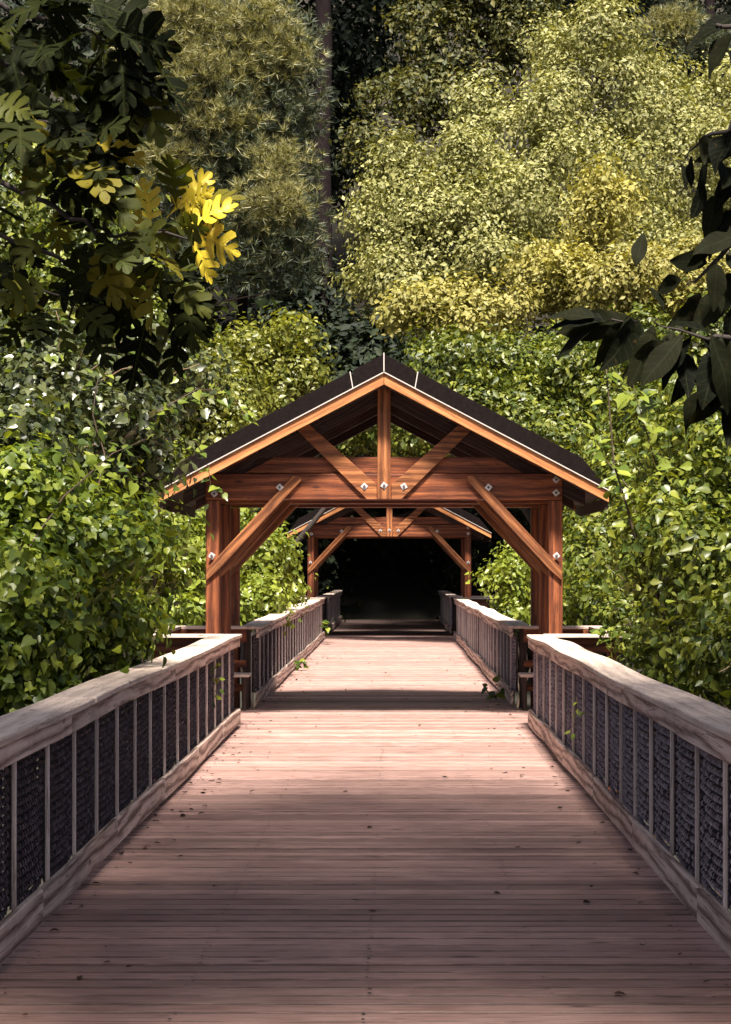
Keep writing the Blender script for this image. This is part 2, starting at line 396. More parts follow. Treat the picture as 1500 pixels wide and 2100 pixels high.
def rail(s, y0, y1, label):
    root = empty("boardwalk_railing", (s * 1.62, y0, 0)); tag(root, label, "railing", "mesh railings along the boardwalk")
    w = wob(s)
    def run(name, x, z, wide_, thick, mat, L, seg, off):
        a = y0; first = True
        while a < y1 - .05:
            b = min(y1, a + (L - off if first else L) + rnd.uniform(-.1, .1)); first = False
            if y1 - b < .5: b = y1
            mid = (a + b) / 2; jz = rnd.uniform(-.003, .003); jx = rnd.uniform(-.004, .004)
            # local x = +Y, local y = -X
            bend = lambda lx, m_=mid, jx_=jx, jz_=jz: (-(w(m_ + lx)[0] + jx_), w(m_ + lx)[1] + jz_)
            board(name, root, (x, a + .002, z), (x, b - .002, z), wide_, thick, mat, seg=max(2, int((b - a) / .35)), bend=bend, bev=.006)
            a = b
    run("cap_board", s * 1.695, 1.006, 0.27, 0.038, M['cap'], 2.9, 1, .9)
    run("top_rail", s * 1.600, 0.934, 0.038, 0.104, M['weathered'], 2.25, 1, .35)
    run("kick_board", s * 1.600, 0.120, 0.040, 0.165, M['weathered'], 2.25, 1, 1.1)
    n = int(round((y1 - y0) / BAT)); st = (y1 - y0) / n
    for i in range(n + 1):
        yy = y0 + st * i; dx, dz = w(yy)
        if 0 < i < n:
            newobj("baluster", BATTEN, root, Matrix.Translation((s * 1.626 + dx, yy, .545 + dz * .5)) @ Matrix.Rotation(math.radians(-90), 4, 'Y') @ Matrix.Rotation(rnd.uniform(-.01, .01), 4, 'Z'))
        if i < n:
            Mx = Matrix.Translation((s * 1.652 + dx, yy + st / 2, dz * .5)) @ Matrix.Rotation(math.pi / 2 * s, 4, 'Z')
            newobj("mesh_panel", PANELS[rnd.randrange(3)], root, Mx)
        if i % 3 == 0 or i == n:
            board("post", root, (s * 1.735, min(max(yy, y0 + .06), y1 - .06), -1.5), (s * 1.735, min(max(yy, y0 + .06), y1 - .06), .985), .09, .09, M['darkwood'], up=Vector((1, 0, 0)))
    return root
# y direction on panels: local y must face the deck
rail(-1, 5.0, BAY1[0], "weathered mesh railing on the near left with leaves hanging over its cap")
rail(1, 5.0, BAY1[0], "weathered wavy-capped mesh railing along the near right deck edge")
rail(-1, BAY1[1], BAY2[0], "mesh railing on the left between the front and back pavilions")
rail(1, BAY1[1], BAY2[0], "mesh railing on the right between the front and back pavilions")
rail(-1, BAY2[1], 57, "dim mesh railing left of the shaded path past the back pavilion")
rail(1, BAY2[1], 57, "dim mesh railing right of the shaded path past the back pavilion")

def bay_rail(s, y0, y1, label):
    root = empty("bay_railing", (s * 2.3, y0, 0)); tag(root, label, "railing", "open railings round the pavilion bays")
    X0, X1 = s * 1.60, s * 2.62
    for yy, nm in ((y0, 0), (y1, 1)):
        inner = X0 + s * (.16 if nm == 0 else .14)
        e = -.02 if nm == 0 else .02
        board("cap_board", root, (inner, yy + e, 1.004), (X1 + s * .10, yy + e, 1.004), .22, .038, M['cap'])
        for z, h in ((.90, .165), (.55, .09), (.25, .09)):
            board("cross_rail", root, (inner, yy, z), (X1, yy, z), .04, h, M['timber'])
        board("post", root, (s * 2.52, yy + (.075 if nm == 0 else -.075), -1.5), (s * 2.52, yy + (.075 if nm == 0 else -.075), .98), .1, .1, M['timber'], up=Vector((1, 0, 0)))
    board("cap_board", root, (X1 + s * .03, y0 + .10, 1.008), (X1 + s * .03, y1 - .10, 1.008), .22, .038, M['cap'])
    for z, h in ((.90, .165), (.55, .09), (.25, .09)):
        board("cross_rail", root, (X1 - s * .03, y0 + .03, z), (X1 - s * .03, y1 - .03, z), .04, h, M['timber'])
    return root
for (b, where) in ((BAY1, "front"), (BAY2, "back")):
    bay_rail(-1, b[0], b[1], f"brown open-railed bay left of the {where} pavilion posts")
    bay_rail(1, b[0], b[1], f"brown open-railed bay right of the {where} pavilion posts")

def bench(s, yb, label):
    root = empty("bench", (s * 2.1, yb, 0)); tag(root, label, "bench", "benches in the front pavilion bays")
    for i in range(4):
        board("seat_slat", root, (s * 1.66, yb - .16 - i * .105 + .05, .43), (s * 2.5, yb - .16 - i * .105 + .05, .43), .095, .035, M['cap'])
    for x in (1.72, 2.42):
        board("leg", root, (s * x, yb - .30, 0.0), (s * x, yb - .30, .41), .34, .045, M['darkwood'], up=Vector((1, 0, 0)))
bench(-1, BAY1[1] - .05, "small slatted bench in the left bay beneath the front pavilion")
bench(1, BAY1[1] - .05, "small slatted bench in the right bay beneath the front pavilion")

# ------------------------------------------------------------------ pavilions
def plate_mesh():
    bm = bmesh.new()
    bmesh.ops.create_cube(bm, size=1, matrix=Matrix.Diagonal((.064, .008, .064, 1)))
    bmesh.ops.bevel(bm, geom=bm.edges[:], offset=.002, segments=1, affect='EDGES')
    nf = len(bm.faces)
    bmesh.ops.create_cone(bm, cap_ends=True, segments=6, radius1=.017, radius2=.015, depth=.018, matrix=Matrix.Translation((0, -.012, 0)) @ Matrix.Rotation(math.pi / 2, 4, 'X'))
    bm.faces.ensure_lookup_table()
    for f in bm.faces[nf:]: f.material_index = 1
    me = bpy.data.meshes.new("washer_plate"); bm.to_mesh(me); bm.free(); me.materials.append(M['steel']); me.materials.append(M['rust']); return me
PLATE = plate_mesh()

def prism(name, parent, poly, y0, y1, mat, bev=.005):
    """polygon in the x-z plane extruded along y; placed so that local x follows its first edge (for the grain)"""
    p0, p1 = Vector((poly[0][0], 0, poly[0][1])), Vector((poly[1][0], 0, poly[1][1]))
    x = (p1 - p0).normalized(); yv = Vector((0, 1, 0)); z = x.cross(yv)
    Mx = Matrix((x, yv, z)).transposed().to_4x4(); Mx.translation = (p0 + p1) / 2 + Vector((0, (y0 + y1) / 2, 0))
    inv = Mx.inverted(); bm = bmesh.new()
    a = [bm.verts.new(inv @ Vector((q[0], y0, q[1]))) for q in poly]; b = [bm.verts.new(inv @ Vector((q[0], y1, q[1]))) for q in poly]
    n = len(poly); bm.faces.new(a); bm.faces.new(b[::-1])
    for i in range(n): bm.faces.new((a[i], b[i], b[(i + 1) % n], a[(i + 1) % n]))
    bmesh.ops.recalc_face_normals(bm, faces=bm.faces[:])
    if bev: bmesh.ops.bevel(bm, geom=bm.edges[:], offset=bev, segments=1, affect='EDGES')
    me = bpy.data.meshes.new(name); bm.to_mesh(me); bm.free(); me.materials.append(mat)
    return newobj(name, me, parent, Mx)

def bolt(parent, x, y, z, ang=45):
    Mx = Matrix.Translation((x, y - .004, z)) @ Matrix.Rotation(math.radians(ang + rnd.uniform(-14, 14)), 4, 'Y')
    o = newobj("washer_plate", PLATE, parent, Mx)
    return o

def strip(pa, pb, w):
    """4 corners of a straight strip of width w between two x-z points"""
    a, b = Vector(pa), Vector(pb); d = (b - a).normalized(); n = Vector((-d.y, d.x)) * w / 2
    return [tuple(a - n), tuple(b - n), tuple(b + n), tuple(a + n)]

def pavilion(Y, label):
    root = empty("timber_pavilion", (0, Y, 0)); tag(root, label, "pavilion", "gabled timber pavilions over the boardwalk")
    T = M['timber']; SL = 0.525
    RZ = 3.933                                   # top edge of the rake board at the ridge
    for k, dy in enumerate((0.0, 1.28, 2.58)):
        yf = Y + .045 + dy
        for s in (-1, 1):
            board("post", root, (s * 1.962, yf + .078, -1.6), (s * 1.962, yf + .078, 2.525), .155, .155, T, up=Vector((1, 0, 0)), bev=.008)
            # knee brace, proud of post and beam
            br = prism("knee_brace", root, [(s * 2.03, 1.735), (s * 1.045, 2.80), (s * .945, 2.80), (s * .945, 2.745), (s * 1.90, 1.72), (s * 2.03, 1.605)] if True else 0, yf - .043, yf - .003, M['brace'], .004)
            if k == 0:
                bolt(br, s * 1.19 - (.0 if s < 0 else .0), yf - .043, 2.67)
                bolt(br, s * 1.965, yf - .043, 1.89)
        board("tie_beam", root, (-2.04, yf + .075, 2.68), (2.04, yf + .075, 2.68), .15, .296, T, bev=.008)
        board("truss_chord", root, (-1.80, yf + .075, 2.928), (1.80, yf + .075, 2.928), .09, .186, T, bev=.006)
        # rafters under the roof, darker than the timber to carry its shade
        for s in (-1, 1):
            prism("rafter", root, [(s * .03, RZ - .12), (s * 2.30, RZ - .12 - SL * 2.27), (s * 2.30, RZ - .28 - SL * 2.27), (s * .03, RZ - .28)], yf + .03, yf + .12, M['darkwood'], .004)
    yf = Y + .045
    kp = board("king_post", root, (0, yf - .022, 2.535), (0, yf - .022, RZ - .13), .038, .15, M['brace'], up=Vector((1, 0, 0)))
    bolt(kp, 0.0, yf - .042, 2.69)
    for s in (-1, 1):
        st = prism("strut", root, [(s * .085, 2.535), (s * .20, 2.535), (s * 1.00, 3.33), (s * .86, 3.395), (s * .085, 2.70)], yf - .043, yf - .004, M['brace'], .004)
        bolt(st, s * .225, yf - .043, 2.68)
    for x, z in ((1.965, 2.76), (1.965, 2.61), (-1.94, 2.60)):
        bolt(root, x, yf, z)
    # roof: boarded soffit slabs, their shade put into the dark wood, metal top, rakes
    yr0, yr1 = Y - .35, Y + 3.0
    HW = 2.52
    for s in (-1, 1):
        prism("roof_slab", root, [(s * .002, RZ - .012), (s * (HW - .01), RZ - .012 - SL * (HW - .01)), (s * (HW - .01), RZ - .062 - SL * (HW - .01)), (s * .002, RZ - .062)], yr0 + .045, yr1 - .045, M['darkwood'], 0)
        prism("roof_sheet", root, [(s * .002, RZ + .21), (s * HW, RZ + .0 - SL * HW + .03), (s * HW, RZ - .008 - SL * HW), (s * .002, RZ - .008)], yr0 + .05, yr1 - .05, M['roof'], 0)
        for q, (ya, yb) in enumerate(((yr0, yr0 + .042), (yr1 - .042, yr1))):
            prism("rake_board", root, [(s * .002, RZ), (s * HW, RZ - SL * HW), (s * HW, RZ - .125 - SL * HW), (s * .002, RZ - .128)], ya, yb, M['rake'], .004)
            # dark metal rake trim in two lengths with a joint near the ridge, pale drip edge under it
            for (u0, u1) in ((.002, .345), (.352, HW)):
                e = .30 if u1 == HW else 0
                prism("rake_trim", root, [(s * u0, RZ + .018 - SL * u0), (s * u1, RZ + .018 - SL * u1), (s * (u1 - e), RZ + .215 - SL * (u1 - e)), (s * (u0 + (.03 if u0 > .1 else 0)), RZ + .215 - SL * (u0 + (.03 if u0 > .1 else 0)))],
                      (ya - .02), (yb + .02), M['roof'], .003)
            prism("drip_edge", root, [(s * .002, RZ + .015), (s * HW, RZ + .015 - SL * HW), (s * HW, RZ + .002 - SL * HW), (s * .002, RZ + .002)], ya - .026, yb + .026, M['drip'], 0)
            if q == 0:
                prism("trim_joint", root, [(s * .343, RZ + .016 - SL * .343), (s * .353, RZ + .016 - SL * .353), (s * .385, RZ + .215 - SL * .385), (s * .375, RZ + .215 - SL * .375)], ya - .024, ya - .01, M['drip'], 0)
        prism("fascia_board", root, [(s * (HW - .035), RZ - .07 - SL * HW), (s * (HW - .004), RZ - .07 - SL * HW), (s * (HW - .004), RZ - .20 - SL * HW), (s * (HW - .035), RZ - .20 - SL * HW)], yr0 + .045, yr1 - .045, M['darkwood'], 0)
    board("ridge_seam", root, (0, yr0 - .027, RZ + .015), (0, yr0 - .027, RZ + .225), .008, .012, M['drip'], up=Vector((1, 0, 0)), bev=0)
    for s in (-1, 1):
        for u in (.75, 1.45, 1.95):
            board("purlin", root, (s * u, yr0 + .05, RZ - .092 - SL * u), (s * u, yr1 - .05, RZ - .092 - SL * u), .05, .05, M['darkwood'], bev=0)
    return root
pavilion(20.0, "large near timber pavilion with gabled dark roof and king-post truss")
pavilion(43.7, "smaller-looking far timber pavilion framed beneath the near one")

# ------------------------------------------------------------------ foliage generators
TPL_DIAMOND = (np.array([(0, 0, 0), (.30, .42, .07), (0, 1, -.10), (-.30, .42, .07)]), np.array([(0, 1, 2), (0, 2, 3)]))
TPL_LEAF = (np.array([(0, 0, 0), (.30, .30, .09), (.24, .62, .07), (0, 1, -.14), (-.24, .62, .07), (-.30, .30, .09), (0, .46, -.01)]),
            np.array([(0, 1, 6), (1, 2, 6), (2, 3, 6), (3, 4, 6), (4, 5, 6), (5, 0, 6)]))
TPL_HEART = (np.array([(0, 0, 0), (.22, -.10, .05), (.44, .10, .10), (.42, .40, .08), (.20, .75, .0), (0, 1.05, -.16), (-.20, .75, .0), (-.42, .40, .08), (-.44, .10, .10), (-.22, -.10, .05), (0, .45, -.03)]),
             np.array([(10, i, (i + 1) % 10) for i in range(10)]))

def norm(a): return a / np.maximum(np.linalg.norm(a, axis=-1, keepdims=True), 1e-6)

def leaves_np(pos, nrm, size, tpl, droop=0.5, r=rng):
    n = len(pos)
    t = r.normal(size=(n, 3)); t[:, 2] -= droop
    nrm = norm(nrm); t = norm(t - (t * nrm).sum(1, keepdims=True) * nrm)
    x = np.cross(t, nrm)
    tv, tf = tpl; k = len(tv)
    V = pos[:, None, :] + size[:, None, None] * (tv[None, :, 0:1] * x[:, None, :] + tv[None, :, 1:2] * t[:, None, :] + tv[None, :, 2:3] * nrm[:, None, :])
    T = (np.arange(n) * k)[:, None, None] + tf[None]
    return V.reshape(-1, 3), T.reshape(-1, 3)

def lobe_points(lobes, n_clump, per, clump_r, r=rng, inner=0.25, shell=(.74, 1.16), flat=0.8):
    """clumps of leaf positions over a union of ellipsoids: (centre, radii)"""
    C = np.array([tuple(l[0]) for l in lobes]); R = np.array([l[1] for l in lobes], dtype=float)
    area = (R[:, 0] * R[:, 1] + R[:, 1] * R[:, 2] + R[:, 0] * R[:, 2]); area = area / area.sum()
    li = r.choice(len(lobes), n_clump, p=area)
    d = norm(r.normal(size=(n_clump, 3)))
    inn = r.random(n_clump) < inner
    f = np.where(inn, r.uniform(.3, .8, n_clump), r.uniform(shell[0], shell[1], n_clump))
    cc = C[li] + R[li] * d * f[:, None]
    out = norm(d / R[li])
    # drop shell clumps that fall deep inside another lobe
    q = np.linalg.norm((cc[:, None, :] - C[None]) / R[None], axis=2).min(1)
    keep = inn | (q > .72); cc, out = cc[keep], out[keep]
    m = len(cc); cnt = np.maximum(4, r.normal(per, per * .35, m).astype(int))
    ci = np.repeat(np.arange(m), cnt)
    off = r.normal(size=(len(ci), 3)) * clump_r * r.uniform(.6, 1.3, m)[ci][:, None]
    off[:, 2] *= flat
    pos = cc[ci] + off
    nrm = out[ci] * .8 + norm(off) * .45 + r.normal(size=pos.shape) * .33 + np.array((0, 0, .35))
    return pos, nrm, ci

def cauli(lobes, k=11, f=(.16, .40), shrink=.74):
    out = []
    for c, r in lobes:
        c = Vector(c); out.append((c, tuple(x * shrink for x in r)))
        for _ in range(k):
            d = Vector((rnd.gauss(0, 1), rnd.gauss(-.35, 1), rnd.gauss(.25, 1))).normalized(); q = rnd.uniform(*f)
            out.append((c + Vector((d.x * r[0], d.y * r[1], d.z * r[2])) * rnd.uniform(.78, .95), tuple(x * q for x in r)))
    return out

def crown(name, parent, lobes, n_clump, per, clump_r, leaf, mat, tpl=TPL_DIAMOND, inner=.16, droop=.5, flat=.8, kind=None):
    pos, nrm, _ = lobe_points(lobes, n_clump, per, clump_r, inner=inner, flat=flat)
    V, T = leaves_np(pos, nrm, leaf * np.clip(rng.lognormal(0, .35, len(pos)), .4, 1.9), tpl, droop)
    o = newobj(name, mesh_np(name, V, T, mat), parent)
    if kind: o["kind"] = kind
    return o

def L(px, py, Y, rx, rz, ry=None):
    s = Y / F; return (P(px, py, Y), (rx * s, (ry if ry else (rx + rz) / 2 * s * .8), rz * s))

def tree(name, label, cat, lobes, n, per, cr, leaf, mat, trunk_x=None, group=None, tr=.22, bark='bark', tpl=TPL_DIAMOND, inner=.16, droop=.5, flat=.8):
    c = sum((l[0] for l in lobes), Vector()) / len(lobes)
    bx = c.x if trunk_x is None else trunk_x; by = c.y + .4
    base = Vector((bx, by, ground_z(bx, by) - .3))
    root = empty(name, base); tag(root, label, cat, group)
    hi = max(lobes, key=lambda l: l[0].z); top = hi[0] + Vector((0, .25 * hi[1][1], -.2 * hi[1][2]))
    mid = Vector((bx, by, base.z + (top.z - base.z) * .45))
    pts = wiggle(base, mid, 3, .02) + wiggle(mid, top, 3, .02)[1:]
    tube("trunk", root, pts, [tr * (1 - .8 * i / 6) for i in range(7)], M[bark], 9)
    for l in lobes:
        a = min(pts, key=lambda q: abs(q.z - (l[0].z - l[1][2] * .9)))
        if (a - l[0]).length > .3:
            tube("limb", root, wiggle(a, l[0], 4, .06), [tr * .42, tr * .34, tr * .26, tr * .18, tr * .08], M[bark], 6)
    crown("crown", root, cauli(lobes), n, per, cr, leaf, M[mat], tpl, inner, droop, flat)
    return root

# ---- background trees on the right: pale, gold and olive crowns
tree("broadleaf_tree", "tall pale cream-green tree filling the upper right", "tree",
     [L(1230, 200, 50, 170, 170), L(1080, 320, 49, 150, 150), L(1410, 365, 50, 175, 170), L(1190, 430, 48.5, 190, 150), L(1150, 110, 51, 70, 80), L(1335, 185, 51, 80, 75), L(1490, 260, 52, 100, 120), L(1290, 520, 48, 200, 120), L(1230, 60, 51, 45, 45)],
     3000, 26, .26, .115, 'leaf_pale', trunk_x=6.4, group="background trees")
tree("broadleaf_tree", "pale rounded tree behind the near pavilion roof, left of the tall cream one", "tree",
     [L(860, 430, 46, 130, 120), L(830, 340, 46.5, 60, 55), L(960, 340, 46.5, 80, 90), L(785, 480, 46, 65, 90), L(960, 520, 45.5, 150, 120), L(830, 590, 45, 105, 80), L(1040, 450, 46, 100, 120)],
     2100, 26, .25, .108, 'leaf_pale', trunk_x=4.2, group="background trees")
tree("broadleaf_tree", "golden-leaved small tree among the pale trees at right", "tree",
     [L(1225, 420, 43, 62, 95), L(1130, 570, 42.5, 95, 70), L(1250, 600, 42, 130, 90), L(1400, 590, 42.5, 120, 90), L(1000, 640, 42, 110, 60), L(880, 640, 42.5, 85, 50)],
     1500, 24, .22, .12, 'leaf_gold', trunk_x=4.9, group="background trees")
tree("broadleaf_tree", "olive-green tree top at the centre of the upper edge", "tree",
     [L(940, 110, 60, 140, 110), L(830, 210, 59, 95, 60), L(930, 230, 59.5, 110, 70), L(790, 300, 58.5, 70, 60), L(1060, 60, 60, 110, 90), L(870, 60, 60.5, 70, 60), L(1000, -60, 60, 150, 100)],
     1500, 22, .28, .16, 'leaf_mid', trunk_x=7.5, group="background trees")
# ---- dark woods behind
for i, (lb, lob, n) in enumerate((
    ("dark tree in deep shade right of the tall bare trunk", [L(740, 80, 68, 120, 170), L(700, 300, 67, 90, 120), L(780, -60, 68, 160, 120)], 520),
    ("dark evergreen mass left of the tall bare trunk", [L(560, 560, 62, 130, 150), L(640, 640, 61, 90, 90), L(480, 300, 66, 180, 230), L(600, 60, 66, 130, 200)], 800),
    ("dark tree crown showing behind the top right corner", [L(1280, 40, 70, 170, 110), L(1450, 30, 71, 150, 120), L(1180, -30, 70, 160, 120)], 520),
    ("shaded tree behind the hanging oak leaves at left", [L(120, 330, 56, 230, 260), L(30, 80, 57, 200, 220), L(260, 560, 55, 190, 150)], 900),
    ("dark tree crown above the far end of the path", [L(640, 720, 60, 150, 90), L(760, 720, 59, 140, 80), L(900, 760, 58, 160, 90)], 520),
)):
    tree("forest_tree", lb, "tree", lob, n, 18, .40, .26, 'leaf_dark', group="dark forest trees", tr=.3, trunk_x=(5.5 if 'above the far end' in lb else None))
# ---- bare pine trunks
for px, Y, r0, lb in ((664, 61, .40, "tall dark pine trunk left of centre"), (580, 64, .20, "thin dark trunk just left of the tall pine trunk"), (1460, 66, .26, "dark trunk behind the trees at the upper right")):
    b = P(px, 1100, Y); b.z = ground_z(b.x, Y) - .3; t = P(px - 6, -500, Y)
    root = empty("pine_tree", b); tag(root, lb, "tree", "bare trunks in the woods")
    tube("trunk", root, wiggle(b, t, 9, .004), [r0 * (1 - .05 * i) for i in range(10)], M['pinebark'], 12)
    crown("crown", root, [(t, (4.5, 4.0, 3.5))], 200, 20, .5, .3, M['leaf_dark'])

# ---- pines with needle tufts
def tuft_np(pos, axis, size, nn, r=rng):
    n = len(pos); d = norm(norm(axis)[:, None, :] * .9 + norm(r.normal(size=(n, nn, 3))) * .95)
    side = norm(np.cross(d, r.normal(size=(n, nn, 3)))) * .042
    Ls = size[:, None, None] * r.uniform(.7, 1.1, (n, nn, 1))
    a = np.repeat(pos[:, None, :], nn, 1)
    V = np.stack([a - side * Ls, a + side * Ls, a + d * Ls], 2).reshape(-1, 3)
    return V, np.arange(len(V)).reshape(-1, 3)

def pine(label, lobes, bright, n, tx):
    base = Vector((tx, lobes[0][0].y + .8, ground_z(tx, lobes[0][0].y + .8) - .3)); root = empty("pine_tree", base); tag(root, label, "tree", "pines with needle tufts")
    top = Vector((tx + .2, base.y, max(l[0].z for l in lobes) + 1))
    pts = wiggle(base, top, 7, .01); tube("trunk", root, pts, [.26 * (1 - .1 * i) for i in range(8)], M['pinebark'], 9)
    for l in lobes + bright:
        a = min(pts, key=lambda q: abs(q.z - (l[0].z - .6)))
        tube("limb", root, wiggle(a, l[0], 4, .05), [.09, .07, .055, .04, .02], M['pinebark'], 6)
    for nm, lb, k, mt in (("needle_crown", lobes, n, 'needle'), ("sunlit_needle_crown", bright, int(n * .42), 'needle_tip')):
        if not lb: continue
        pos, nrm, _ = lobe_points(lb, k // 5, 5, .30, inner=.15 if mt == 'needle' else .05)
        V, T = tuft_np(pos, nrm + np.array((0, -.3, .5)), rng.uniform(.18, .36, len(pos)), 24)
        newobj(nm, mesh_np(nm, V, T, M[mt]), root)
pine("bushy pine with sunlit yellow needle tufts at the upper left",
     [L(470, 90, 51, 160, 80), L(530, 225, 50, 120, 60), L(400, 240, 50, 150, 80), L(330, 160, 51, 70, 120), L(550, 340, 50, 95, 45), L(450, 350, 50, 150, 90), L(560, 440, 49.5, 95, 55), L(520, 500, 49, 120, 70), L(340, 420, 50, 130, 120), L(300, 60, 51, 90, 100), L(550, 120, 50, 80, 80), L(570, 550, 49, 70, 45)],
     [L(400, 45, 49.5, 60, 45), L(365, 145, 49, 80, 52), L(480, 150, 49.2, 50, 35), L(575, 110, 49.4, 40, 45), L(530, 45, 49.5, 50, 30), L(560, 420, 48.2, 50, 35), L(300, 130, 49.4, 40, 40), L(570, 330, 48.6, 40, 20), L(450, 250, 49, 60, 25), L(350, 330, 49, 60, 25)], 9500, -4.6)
pine("small pine top showing at the upper right corner", [L(1400, 70, 64, 60, 50), L(1350, 110, 63, 50, 40), L(1450, 100, 64, 60, 40)], [L(1370, 60, 63, 30, 22)], 1400, 10.8)

# ---- shrubs and low trees
def shrub(name, label, lobes, n, per, cr, leaf, mat, group, tpl=TPL_LEAF, inner=.3, stems=5, droop=.5, twigs=0, n_single=0, flat=.7):
    c = sum((l[0] for l in lobes), Vector()) / len(lobes); b = Vector((c.x, c.y, ground_z(c.x, c.y) - .1))
    root = empty(name, b); tag(root, label, "shrub", group)
    for i in range(stems):
        l = lobes[i % len(lobes)]; e = l[0] + Vector((rnd.uniform(-.5, .5) * l[1][0], rnd.uniform(-.5, .5) * l[1][1], rnd.uniform(.2, .9) * l[1][2]))
        tube("stem", root, wiggle(b + Vector((rnd.uniform(-.4, .4), rnd.uniform(-.4, .4), 0)), e, 5, .05), [.035, .03, .024, .018, .012, .006], M['twig'], 5)
    big = lobes
    lobes = cauli(lobes, 7, (.26, .46), .72)
    for i in range(twigs):
        l = big[i % len(big)]; d = Vector((rnd.gauss(0, 1), rnd.gauss(-.5, .8), rnd.gauss(.5, .7))).normalized()
        a = l[0] + Vector((d.x * l[1][0], d.y * l[1][1], d.z * l[1][2])) * .55; e = l[0] + Vector((d.x * l[1][0], d.y * l[1][1], d.z * l[1][2])) * rnd.uniform(1.0, 1.25)
        tube("twig", root, wiggle(a, e, 4, .06), [.009, .008, .006, .005, .003], M['twig_pale'], 4)
    pos, nrm, _ = lobe_points(lobes, n, per, cr, inner=inner, flat=flat)
    V, T = leaves_np(pos, nrm, leaf * np.clip(rng.lognormal(0, .33, len(pos)), .4, 1.9), tpl, droop)
    newobj("crown", mesh_np("crown", V, T, M[mat]), root)
    if n_single:      # the largest-looking leaves as single pieces
        pp, nn_, _ = lobe_points(lobes, 900, 3, cr, inner=0, shell=(1.0, 1.12))
        side = (np.array([CAM.x, CAM.y, CAM.z + 2.0]) - pp); ok = (norm(nn_) * norm(side)).sum(1) > .15
        cc = np.array([tuple(l[0]) for l in lobes]); rr = np.array([l[1] for l in lobes]); q = np.linalg.norm((pp[:, None] - cc[None]) / rr[None], axis=2).min(1)
        ok &= q > .97
        idx = np.where(ok)[0]; rng.shuffle(idx)
        for i in idx[:n_single]: single_leaf("leaf", root, HEART[rnd.randrange(len(HEART))], Vector(pp[i]), Vector(nn_[i]), leaf * rnd.uniform(.8, 1.4))
    return root

def single_leaf(name, parent, me, pos, nrm, size, tip=None):
    z = Vector(nrm).normalized(); t = Vector(tip) if tip is not None else Vector((rnd.gauss(0, 1), rnd.gauss(0, 1), rnd.gauss(-.7, .8)))
    t = (t - z * t.dot(z)).normalized(); x = t.cross(z)
    Mx = Matrix((x, t, z)).transposed().to_4x4() @ Matrix.Scale(size, 4); Mx.translation = pos
    return newobj(name, me, parent, Mx)

HEART = []
for mt in ('leaf_lime', 'leaf_bank', 'leaf_bank', 'leaf_bank'):
    V, T = TPL_HEART; v = V.copy(); v[:, 2] += rng.normal(0, .02, len(v)); v[:, 0] *= rng.uniform(.85, 1.1); HEART.append(mesh_np("leaf", v, T, M[mt]))

GB = "vine-covered shrubs beside the boardwalk"
# left bank
shrub("vine_shrub", "tall dark vine-draped shrub rising above the left railing", [L(120, 820, 15.5, 200, 150, 1.5), L(290, 800, 16.5, 120, 110, 1.1), L(30, 980, 14.5, 180, 180, 1.4), L(240, 960, 16.5, 120, 120, 1.0)], 1000, 16, .15, .062, 'leaf_shade', GB, TPL_HEART, n_single=150, droop=.8, twigs=26)
shrub("vine_shrub", "lime-tipped vine shrub leaning over the left railing cap", [L(60, 1130, 13.0, 200, 140, 1.1), L(190, 1110, 15.0, 115, 130, .9), L(20, 1300, 11.5, 140, 140, .8), L(130, 1280, 13.5, 130, 120, .8)], 1500, 17, .19, .060, 'leaf_bank', GB, TPL_HEART, n_single=200, droop=.8, twigs=18)
shrub("vine_shrub", "leafy vine bank below the left railing's far half", [L(175, 1320, 16.0, 95, 90, .7), L(280, 1160, 18.0, 75, 100, .6), L(120, 1420, 14, 120, 80, .7), L(0, 1440, 11.5, 120, 90, .6)], 1000, 16, .12, .06, 'leaf_bank', GB, TPL_HEART, n_single=60, droop=.8, twigs=10)
shrub("vine_shrub", "bright leafy shrub behind the near pavilion's left posts", [L(390, 1140, 27, 70, 130, 1.2), L(330, 1230, 26, 90, 90, 1.2), L(380, 1000, 28, 60, 80, 1.1)], 500, 16, .17, .10, 'leaf_lime', GB)
shrub("vine_shrub", "bright shrub crowding the left railing between the two pavilions", [L(540, 1180, 30, 50, 95, 1.0), L(562, 1220, 33, 36, 50, .8), L(520, 1230, 28, 50, 60, .8), L(470, 1120, 31, 60, 120, 1)], 700, 16, .15, .10, 'leaf_lime', GB)
# right bank
shrub("vine_shrub", "dense leafy shrub behind the near right railing", [L(1440, 1180, 14.5, 110, 190, 1.0), L(1540, 1330, 12.5, 110, 160, .8), L(1390, 1340, 16.5, 80, 90, .7), L(1500, 1010, 15, 110, 150, 1.0)], 1350, 15, .20, .070, 'leaf_olive', GB, TPL_LEAF, n_single=120, twigs=22)
shrub("vine_shrub", "leafy sapling thicket standing taller at the right edge", [L(1400, 980, 18.5, 90, 130, .9), L(1470, 860, 17.5, 110, 120, 1.0), L(1350, 1140, 20.5, 60, 110, .6)], 850, 15, .15, .076, 'leaf_olive', GB, TPL_LEAF, n_single=60, twigs=14)
shrub("vine_shrub", "small-leaved shrub right of the near pavilion posts", [L(1210, 1170, 28, 70, 100, 1.2), L(1260, 1260, 27, 90, 70, 1.0), L(1320, 1080, 29, 110, 160, 1.3)], 650, 16, .18, .10, 'leaf_olive', GB)
shrub("vine_shrub", "bright shrub beside the right railing between the two pavilions", [L(1045, 1215, 33, 45, 60, 1.1), L(1090, 1190, 34, 60, 90, 1.1), L(1150, 1260, 30, 60, 60, 1)], 420, 16, .15, .10, 'leaf_lime', GB)
GM = "mid-distance trees behind the roof"
tree("broadleaf_tree", "yellow-green bushy tree left of the near pavilion's ridge", "tree", [L(540, 740, 38, 110, 80), L(460, 790, 37, 80, 110), L(590, 790, 38, 70, 70), L(430, 900, 36, 90, 110)], 750, 22, .20, .115, 'leaf_yshrub', group=GM, tr=.14)
